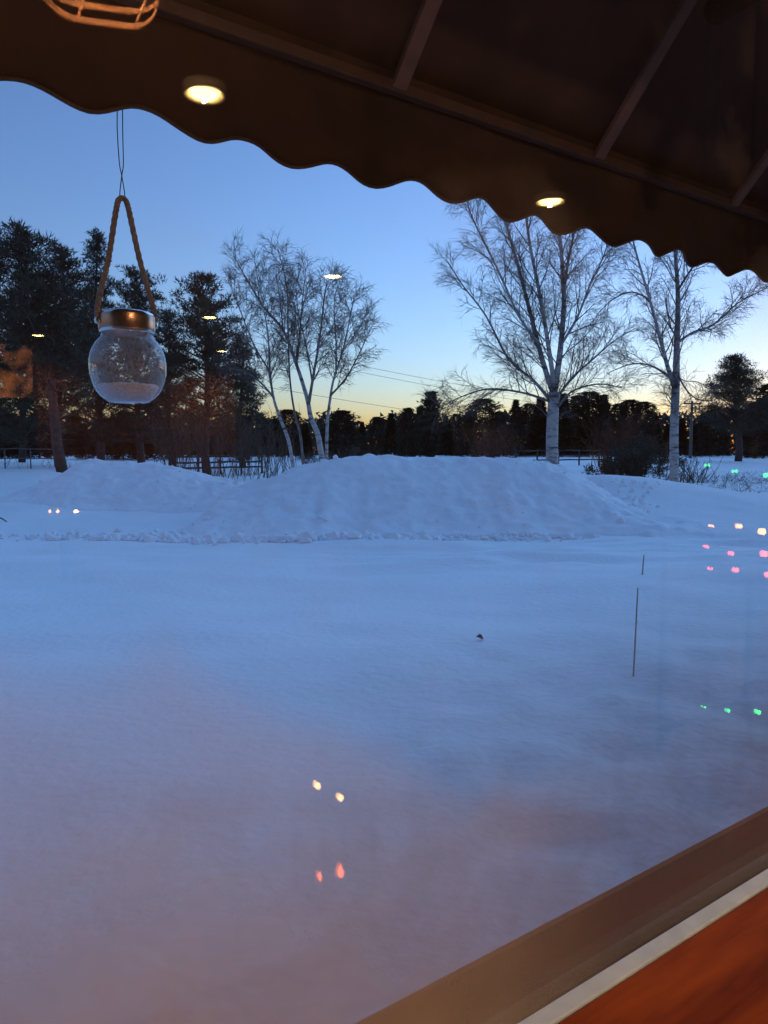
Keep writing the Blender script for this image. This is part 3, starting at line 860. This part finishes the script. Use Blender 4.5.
MB().tube([(-.22, 0, .12), (-.1, .05, .2)], [.012, .005], 5).build('side_twig', M['bark'], tw)

# ------------------------------------------------------------------ the building round the camera (building frame: x along the wall, y outwards, z up)
FLOOR, CEIL = EYE - 1.2, EYE + 1.43
WX0, WX1 = -0.55, 1.75                # window opening along the wall
SILL = bld(768, 868, GL).z
_r = ray(768, 810); LEDGE = (_r * ((SILL - EYE) / _r.z)).dot(N)      # outer edge of the ledge outside the glass
_r = ray(768, 885); STRIP = (_r * ((SILL - EYE) / _r.z)).dot(N)
WTOP = EYE + 1.02
YI, YO = GL - 0.03, GL + 0.11         # inner and outer face of the window wall
RX0, RX1, RY0 = -4.0, 9.5, -12.2
def bstruct(name, mb, m, label):
    o = mb.build(name, m, smooth=False); o.rotation_euler = (0, 0, TH)
    return tag(o, label, None, None, 'structure')
wl = MB()
wl.box(RX0, WX0, YI, YO, FLOOR - .3, CEIL + 2.4); wl.box(WX1, RX1, YI, YO, FLOOR - .3, CEIL + 2.4)
wl.box(WX0, WX1, YI, YO, WTOP, CEIL + 2.4); wl.box(WX0, WX1, YI, YO, FLOOR - .3, SILL - .03)
bstruct('wall_window', wl, M['wallin'], 'wall with the window opening')
bstruct('floor', MB().box(RX0, RX1, RY0, YI, FLOOR - .1, FLOOR), M['floor'], 'boarded floor of the room')
bstruct('ceiling', MB().box(RX0, RX1, RY0, YI, CEIL + .03, CEIL + .15), M['ceiling'], 'dark ceiling of the room')
bstruct('wall_back', MB().box(RX0, RX1, RY0 - .1, RY0, FLOOR, CEIL + .15), M['darkwood'], 'dark back wall of the room')
bstruct('wall_left', MB().box(RX0 - .1, RX0, RY0, YO, FLOOR - .3, CEIL + 2.4), M['darkwood'], 'dark left wall of the room')
bstruct('wall_right', MB().box(RX1, RX1 + .1, RY0, YO, FLOOR - .3, CEIL + 2.4), M['darkwood'], 'dark right wall of the room')
bstruct('brick_partition', MB().box(1.95, 4.75, -10.1, -9.85, FLOOR, CEIL + .03), M['brick'], 'brick partition across the room')

# window: white strip, pane, frame, outer ledge
wb = (0.6, GL, SILL)
wt = bthing('window', 'large fixed window pane with mist and painted haze low down and white bottom strip', 'window', wb)
def wpart(name, mb, m, bevel=0.0, smooth=False): return mb.build(name, m, wt, wb, smooth, bevel)
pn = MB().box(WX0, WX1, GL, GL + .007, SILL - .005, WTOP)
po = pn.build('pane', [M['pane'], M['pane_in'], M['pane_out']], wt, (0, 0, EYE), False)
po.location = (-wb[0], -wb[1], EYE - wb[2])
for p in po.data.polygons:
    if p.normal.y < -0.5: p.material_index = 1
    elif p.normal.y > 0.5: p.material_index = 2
wpart('glazing_strip', MB().box(WX0 + .002, WX1 - .002, STRIP, GL - .0005, SILL - .029, SILL + .001), M['strip'], 0.0015)
wpart('outer_ledge', MB().box(WX0 - .04, WX1 + .04, GL + .008, LEDGE, SILL - .028, SILL + .001), M['ledge'], 0.003)
for x0, x1 in ((WX0, WX0 + .05), (WX1 - .05, WX1)):
    wpart('jamb', MB().box(x0, x1, GL - .03, GL - .001, SILL + .002, WTOP - .001), M['darkwood'], 0.002)
wpart('head', MB().box(WX0 + .051, WX1 - .051, GL - .03, GL - .001, WTOP - .05, WTOP - .002), M['darkwood'], 0.002)
sb = (0.6, 0.3, SILL - .03)
so_ = bthing('window_sill', 'orange brown varnished wooden sill board along the white strip', 'sill', sb)
MB().box(WX0 - .1, WX1 + .1, GL - .19, STRIP - .001, SILL - .028, SILL + .0003).build('board', M['sill'], so_, sb, False, 0.003)
MB().box(WX0 - .08, WX1 + .08, GL - .06, GL - .031, SILL - .10, SILL - .029).build('apron', M['sill'], so_, sb, False, 0.002)

# ------------------------------------------------------------------ awning
AP = 1.30                                           # front bar, metres out from the camera
zb = bld(750, 214, AP).z; zb2 = bld(165, 5, AP).z
ZB = (zb + zb2) / 2
zl = bld(768, 281, AP).z
AX0, AX1 = -3.2, 8.0
SLOPE = 1.08
WALLY = YO + .01
ab = (0.6, WALLY, EYE + 1.0)
aw = bthing('awning', 'dark brown canvas awning with scalloped valance over the window', 'awning', ab)
def apart(name, mb, m, smooth=False, bevel=0.0): return mb.build(name, m, aw, ab, smooth, bevel)
ztop = ZB + (AP - WALLY) * SLOPE
can = MB()
nx, ny = 220, 14
for j in range(ny + 1):
    for i in range(nx + 1):
        x = AX0 + (AX1 - AX0) * i / nx; u = j / ny
        y = AP + .030 - (AP + .018 - WALLY) * u
        rib = ((x - 0.752 * AP) / (0.487 * AP)) % 1.0
        sagv = -0.022 * math.sin(math.pi * rib) * math.sin(math.pi * u)
        can.v.append((x, y, ZB + .028 + (ztop - ZB) * u - sagv * .6 + .004 * math.sin(x * 23 + u * 5) * math.sin(math.pi * u)))
for j in range(ny):
    for i in range(nx):
        a = j * (nx + 1) + i
        can.f.append((a, a + 1, a + nx + 2, a + nx + 1))
co = apart('canopy', can, M['awning'], True)
smod = co.modifiers.new('thickness', 'SOLIDIFY'); smod.thickness = 0.003
val = MB()
PITCHX = 0.1475 * AP; X0 = 0.257 * AP
nv = 1700; nz = 8
for i in range(nv + 1):
    x = AX0 + (AX1 - AX0) * i / nv
    ph = ((x - X0) / PITCHX) % 1.0
    c = 0.5 - 0.5 * math.cos(2 * math.pi * ph)       # 0 at the low points
    zlo = zl - 0.004 + 0.029 * c ** 0.9 + .004 * noise.noise(Vector((x * 4.3, 7, 0))) + .0025 * noise.noise(Vector((x * 19, 3, 0)))
    for j in range(nz + 1):
        u = j / nz
        z = ZB + .045 + (zlo - ZB - .045) * u
        y = AP + .016 + u * (0.012 * math.sin(x * 9.0 + 1) + 0.006 * math.sin(x * 31)) + .010 * u * noise.noise(Vector((x * 14, u * 3, 0)))
        val.v.append((x, y, z))
for i in range(nv):
    for j in range(nz):
        a = i * (nz + 1) + j
        val.f.append((a, a + 1, a + nz + 2, a + nz + 1))
hem = [Vector(val.v[i * (nz + 1) + nz]) + Vector((0, -.0015, 0)) for i in range(0, nv + 1, 2)]
apart('hem_binding', MB().tube(hem, .0034, 6), M['bar'], True)
vo = apart('valance', val, M['awning'], True)
smod = vo.modifiers.new('thickness', 'SOLIDIFY'); smod.thickness = 0.003
apart('front_bar', MB().box(AX0, AX1, AP - .012, AP + .010, ZB - .011, ZB + .011), M['bar'], False, .002)
k = -8
while True:
    x = (0.728 + 0.487 * k) * AP; k += 1
    if x < AX0 + .02: continue
    if x > AX1 - .02: break
    mb = MB()
    hw = .017
    y0, y1 = AP - .014, WALLY + .004
    z0, z1 = ZB + .006, ZB + .006 + (y0 - y1) * SLOPE
    i = len(mb.v)
    mb.v += [(x - hw, y0, z0 - .012), (x + hw, y0, z0 - .012), (x + hw, y0, z0 + .006), (x - hw, y0, z0 + .006), (x - hw, y1, z1 - .012), (x + hw, y1, z1 - .012), (x + hw, y1, z1 + .006), (x - hw, y1, z1 + .006)]
    for f in ((0, 1, 2, 3), (7, 6, 5, 4), (0, 4, 5, 1), (1, 5, 6, 2), (2, 6, 7, 3), (3, 7, 4, 0)): mb.f.append(f)
    apart('rib', mb, M['batten'])
# folded arm of the awning, dark with a rounded elbow
e0 = bld(718, 9, 0.96); e1 = bld(800, -40, 0.80); e2 = bld(900, -80, WALLY + .01)
arm = MB().tube([e0, e0.lerp(e1, .5), e1, e2], [.030, .030, .028, .028], 14)
arm.ball(e0, .0303, 14, 8)
apart('support_arm', arm, M['arm'], True)
apart('arm_pin', MB().tube([e0, e0 + Vector((0, .02, .16))], .006, 8), M['arm'], True)

# ------------------------------------------------------------------ hanging glass jar
JP = AP + .055
jc = bld(128, 366, JP)
PXM = (bld(129, 366, JP) - bld(128, 366, JP)).length
S = 0.95 * (ray(128, 366) * (JP / ray(128, 366).dot(N))).y / F      # metres per pixel there
jr = bthing('hanging_jar', 'round clear glass jar lantern with metal collar hanging on a rope loop', 'lantern', (jc.x, jc.y, jc.z - 38 * S))
jb = (jc.x, jc.y, jc.z - 38 * S)
r = 38.5 * S
prof = [(0.0005, -37.6 * S), (18 * S, -37.8 * S), (20.5 * S, -37.2 * S)]
for i in range(26):
    a = -R(66) + i * R(66 + 53) / 25
    if a < 0: prof.append((38.5 * S * math.cos(a) ** 0.62, 39.0 * S * math.sin(a)))
    else: prof.append((38.5 * S * math.cos(a) ** 0.75, 36.0 * S * math.sin(a)))
prof += [(25.5 * S, 32 * S), (25.5 * S, 37 * S)]
gj = MB().lathe(prof, 48, (jc.x, jc.y, jc.z)).build('globe', M['jar'], jr, jb)
MB().lathe([(26.2 * S, 33 * S), (27.4 * S, 34 * S), (27.4 * S, 40 * S), (26.6 * S, 41 * S), (27.4 * S, 42 * S), (27.4 * S, 46 * S), (26.6 * S, 47 * S), (27.2 * S, 48 * S), (27.0 * S, 53 * S), (24 * S, 54.5 * S), (0.0004, 54.5 * S)], 48, (jc.x, jc.y, jc.z)).build('collar', M['steel'], jr, jb)
MB().lathe([(27.75 * S, 36 * S), (28.1 * S, 37 * S), (28.1 * S, 50 * S), (27.75 * S, 51 * S)], 40, (jc.x, jc.y, jc.z)).build('reflection_band', M['warm_steel'], jr, jb)
fr = MB()
fr.lathe([(0.0004, -36.5 * S), (22 * S, -36 * S), (27 * S, -28 * S), (30.5 * S, -21 * S), (26 * S, -19 * S), (20 * S, -22 * S), (12 * S, -18.5 * S), (5 * S, -21 * S), (0.0004, -20 * S)], 30, (jc.x, jc.y, jc.z))
fo = fr.build('frost', M['frost'], jr, jb)
dm = fo.data
for v in dm.vertices:
    if v.co.z > 12 * S: v.co.z += 0.004 * noise.noise(v.co * 90)
apex = Vector((jc.x - 1 * S, jc.y, jc.z + 169 * S))
for s in (-1, 1):
    ra = Vector((jc.x + s * 28.5 * S, jc.y, jc.z + 44 * S))
    rp = [ra, ra + Vector((0, 0, 16 * S)), ra.lerp(apex, .5) + Vector((s * 2 * S, 0, 0)), apex + Vector((s * 6 * S, 0, -10 * S)), apex + Vector((s * 2.5 * S, 0, -1 * S)), apex]
    pts = smooth_line(rp, 8)
    rb = MB().tube(pts, 2.7 * S, 10)
    rope = rb.build('rope', M['rope'], jr, jb)
    st = MB()                                          # twisted strands
    for q in range(3):
        sp = []
        for i, p in enumerate(smooth_line(rp, 26)):
            a = i * 0.55 + q * 2.094
            sp.append(p + Vector((math.cos(a), math.sin(a), 0)) * 1.7 * S)
        st.tube(sp, 1.55 * S, 5)
    st.build('strand', M['rope'], rope, (0, 0, 0)).location = (-jb[0], -jb[1], -jb[2])
    MB().lathe([(.001, -.006), (.006, -.005), (.007, 0), (.006, .005), (.001, .006)], 12, (ra.x, ra.y, ra.z)).build('rope_eyelet', M['steel'], jr, jb)
for s in (-1, 1):
    zt = ZB + .01
    hw = MB().tube(smooth_line([apex + Vector((s * 2 * S, 0, -3 * S)), apex + Vector((s * 2.4 * S, 0, 5 * S)), apex + Vector((0, 0, 22 * S)), apex + Vector((-s * 1.6 * S, .002 * s, 34 * S)), apex + Vector((-s * 2.6 * S - .5 * S, 0, 60 * S)), Vector((apex.x - s * 2.6 * S, apex.y, apex.z + 88 * S)), Vector((apex.x - s * 1.5 * S, AP + .030, zt))], 5), .0009, 6)
    hw.build('hanging_wire', M['wire'], jr, jb)

# ------------------------------------------------------------------ pine garland end at the right of the glass
gx = bld(783, 150, GL - .035)
gb = (gx.x, gx.y, EYE + .28)
gt = bthing('pine_garland', 'dark needle garland hanging at the upper right edge of the window', 'garland', gb)
gm = MB(); gs = MB()
top = Vector((gx.x, gx.y, WTOP - .03)); bot = Vector((gx.x, gx.y, bld(768, 270, GL - .035).z))
gs.tube([top, top.lerp(bot, .5) + Vector((.004, 0, 0)), bot], .003, 6)
for i in range(900):
    p = top.lerp(bot, rnd.random())
    d = (rvec() * Vector((1, .5, 1)) + Vector((0, 0, -.5))).normalized()
    d.y *= .6
    s = d.cross(rvec()).normalized() * .0006
    gm.tri(p - s, p + s, p + d * rnd.uniform(.012, .026))
gs.build('stem', M['wire'], gt, gb); gm.build('needles', M['garland'], gt, gb, False)

# ------------------------------------------------------------------ in the room: everything here shows as a reflection in the glass
def downlight(px, py, label, depth_r=.085):
    b = mirrored_z(px, py, CEIL)
    t = bthing('ceiling_downlight', label, 'ceiling light', (b.x, b.y, CEIL), 'recessed ceiling lights')
    MB().lathe([(.064, .028), (.070, .002), (.072, -.006), (.086, -.008), (.088, .0), (.088, .028)], 32).build('trim_ring', M['trim'], t)
    MB().lathe([(.0004, -.016), (.03, -.013), (.055, -.004), (.063, .01)], 32).build('lens', M['lens'], t)
    l = bpy.data.lights.new('downlight_beam', 'SPOT')
    l.energy = 5; l.color = (1.0, 0.62, 0.32); l.spot_size = R(150); l.spot_blend = 0.6; l.shadow_soft_size = 0.008
    lo_ = bpy.data.objects.new('downlight_beam', l); col.objects.link(lo_); lo_.parent = t; lo_.location = (0, 0, -.026)
downlight(205, 93, 'round recessed ceiling light reflected large over the awning at left')
downlight(551, 201, 'round recessed ceiling light reflected on the valance above the big birch')
downlight(333, 276, 'round recessed ceiling light reflected alone in the sky above the birch clump')
downlight(210, 317, 'round recessed ceiling light reflected on the round topped pine, upper of two')
downlight(222, 351, 'round recessed ceiling light reflected on the round topped pine, lower of two')
downlight(38, 335, 'faint recessed ceiling light reflected in the leaning pine')

hb = mirrored(98, -60, 1.8)
pd = bthing('rattan_pendant', 'woven rattan hoop pendant lamp glowing orange at the top left', 'pendant lamp', (hb.x, hb.y, hb.z))
def ring(z, rr, tr):
    return MB().tube([(rr * math.cos(a * math.pi / 18), rr * math.sin(a * math.pi / 18), z + .006 * math.sin(a * .7)) for a in range(37)], tr, 7, False)
ring(-.115, .135, .007).build('hoop', M['rattan'], pd)
ring(-.07, .15, .006).build('hoop', M['rattan'], pd)
ring(.05, .14, .006).build('hoop', M['rattan'], pd)
for i in range(6):
    a = i * math.pi / 3 + .4
    MB().tube([(.135 * math.cos(a), .135 * math.sin(a), -.115), (.152 * math.cos(a + .15), .152 * math.sin(a + .15), -.05), (.14 * math.cos(a + .3), .14 * math.sin(a + .3), .05)], .004, 5).build('cane', M['rattan'], pd)
MB().ball((0, 0, .0), .03, 14, 8, 1.2).build('bulb', M['bulb'], pd)
MB().tube([(0, 0, .03), (0, 0, .10), (0, 0, CEIL + .03 - hb.z)], [.016, .016, .004], 10).build('cord', M['arm'], pd)
for a in (0, 2.09, 4.19):
    MB().tube([(0, 0, .09), (.14 * math.cos(a), .14 * math.sin(a), .05)], .003, 5).build('spoke', M['rattan'], pd)
pl = bpy.data.lights.new('pendant_light', 'POINT')
pl.energy = 6.6; pl.color = (1.0, 0.58, 0.34); pl.shadow_soft_size = 0.035
plo = bpy.data.objects.new('pendant_light', pl); col.objects.link(plo); plo.parent = pd; plo.location = (0, 0, -.03)

# rack with rows of small coloured lights, right of the camera
RD = 3.0
rk0 = mirrored(735, 552, RD)
rk = bthing('display_rack', 'dark wooden rack carrying rows of coloured lights, reflected at right', 'rack', (rk0.x, rk0.y - .06, FLOOR))
for x in (-.32, .32):
    MB().box(x - .015, x + .015, -.05, -.02, 0, 1.25).build('post', M['darkwood'], rk, bevel=.002)
rows = [(471, (706, 734, 765), 'b_green', 'upper row of green bulbs, reflected over the weeds at right'),
        (528, (709, 737, 763), 'b_orange', 'row of amber bulbs above the red ones, reflected on the snow at right'),
        (553, (702, 732, 761), 'b_red', 'upper row of red bulbs reflected on the snow at right'),
        (571, (706, 734, 765), 'b_red', 'lower row of red bulbs reflected on the snow at right'),
        (710, (700, 727, 757), 'b_green', 'lower row of green bulbs reflected on the near snow at right')]
for (py, pxs, mk, lab) in rows:
    z = mirrored_y(735, py, rk0.y - .03).z
    slat = MB().box(-.335, .335, -.0195, -.005, z - FLOOR - .012, z - FLOOR + .0).build('slat', M['darkwood'], rk, bevel=.001)
    pts = []
    for px in pxs:
        q = mirrored_y(px + rnd.uniform(-3, 3), py + (px - 735) * .12 + rnd.uniform(-2, 2), rk0.y - .035); pts.append(q)
    b = (pts[1].x, pts[1].y, pts[1].z)
    st = bthing('light_string', lab, 'string lights', b, 'rows of coloured lights on the rack')
    MB().tube([(-.3, 0, .0)] + [p - Vector(b) + Vector((0, -.004, .004)) for p in reversed(pts)] + [(.3, 0, 0)], .0018, 5).build('wire', M['wire'], st)
    for i, p in enumerate(pts):
        q = p - Vector(b)
        br_ = (.0045, .0065, .0090)[i] * rnd.uniform(.85, 1.2)
        MB().ball((q.x, q.y + .012, q.z + .003), br_, 10, 6, rnd.uniform(.9, 1.5)).build('bulb', M[mk], st)
        MB().tube([(q.x, q.y - .004, q.z + .003), (q.x, q.y + .004, q.z + .003)], .006, 8).build('socket', M['wire'], st)

# candle lantern on the floor
LD = 1.94
lb_ = mirrored(336, 912, LD)
lt = bthing('candle_lantern', 'dark box lantern with small flames, reflected low in the middle', 'lantern', (lb_.x, lb_.y, FLOOR))
MB().box(-.085, .085, -.085, .085, 0, .02).build('base', M['arm'], lt, bevel=.003)
MB().box(-.085, .085, -.085, .085, .235, .25).build('lid', M['arm'], lt, bevel=.003)
for x in (-.078, .078):
    for y in (-.078, .078):
        MB().box(x - .006, x + .006, y - .006, y + .006, .02, .235).build('post', M['arm'], lt)
MB().tube([(-.05, -.05, .25), (-.03, -.05, .29), (0, -.05, .30), (.03, -.05, .29), (.05, -.05, .25)], .003, 6).build('handle', M['arm'], lt)
for (px, py, mk, s) in ((320, 877, 'flame_red', .9), (341, 900, 'flame_red', 1.5)):
    q = mirrored_y(px, py, lb_.y)
    x = q.x - lb_.x; z = max(.05, q.z - FLOOR)
    cndl = MB().tube([(x, 0, .02), (x, 0, z - .012)], .014, 12).build('candle', M['strip'], lt)
    MB().lathe([(.0004, -.012 * s), (.005 * s, -.006 * s), (.006 * s, 0), (.003 * s, .010 * s), (.0004, .018 * s)], 10, (x, 0, z)).build('flame', M[mk], cndl)
for (px, py) in ((318, 786), (341, 798)):
    q = mirrored_y(px, py, lb_.y + .05)
    x = q.x - lb_.x; z = q.z - FLOOR
    MB().tube([(x, .05, .25), (x, .05, z - .008)], .005, 8).build('candle_cup', M['arm'], lt)
    MB().ball((x, .05, z), .0075, 10, 6, 1.3).build('bulb', M['flame'], lt)

# table with small candles deep in the room
q0 = mirrored(64, 512, 6.5)
tb = bthing('round_table', 'dark round table deep in the room, reflected at the left snow heap', 'table', (q0.x, q0.y, FLOOR))
hz = q0.z - FLOOR - .02
MB().lathe([(.0004, hz - .03), (.40, hz - .03), (.42, hz - .015), (.40, hz), (.0004, hz)], 36).build('top', M['darkwood'], tb)
MB().lathe([(.26, 0), (.24, .03), (.05, .06), (.04, hz - .03)], 24).build('pedestal', M['darkwood'], tb)
for i, (px, py, mk, s, lab) in enumerate(((76, 506, 'flame', 1.9, 'brightest candle on the far table, reflected on the left snow'), (50, 511, 'b_orange', 1.0, 'left small candle on the far table, reflected on the left snow'), (58, 513, 'b_orange', 1.2, 'middle small candle on the far table, reflected on the left snow'))):
    q = mirrored(px, py, 6.5)
    c = bthing('tea_light', lab, 'candle', (q.x, q.y, FLOOR + hz), 'candles on the far table')
    MB().lathe([(.0004, 0), (.02, 0), (.02, .012), (.0004, .012)], 14).build('cup', M['steel'], c)
    MB().lathe([(.0004, .010), (.012 * s, .02), (.010 * s, .03), (.0004, .045)], 10).build('flame', M[mk], c)

# added emissive patch imitating the glow of a lamp-lit wall
q1 = mirrored(14, 372, 10.0)
ap = bthing('lit_wall_patch', 'amber emissive patch imitating a lit wall, reflected in the left edge pines', 'imitated wall glow', (q1.x, q1.y, q1.z))
MB().box(-.36, .36, -.02, .0, -.34, .36).build('glow_sheet', M['lit_wall_glow'], ap, bevel=.004)
for (a, b_, c, d) in ((-.39, .39, -.37, -.34), (-.39, .39, .36, .39), (-.39, -.36, -.34, .36), (.36, .39, -.34, .36)):
    MB().box(a, b_, -.03, .01, c, d).build('frame', M['darkwood'], ap)
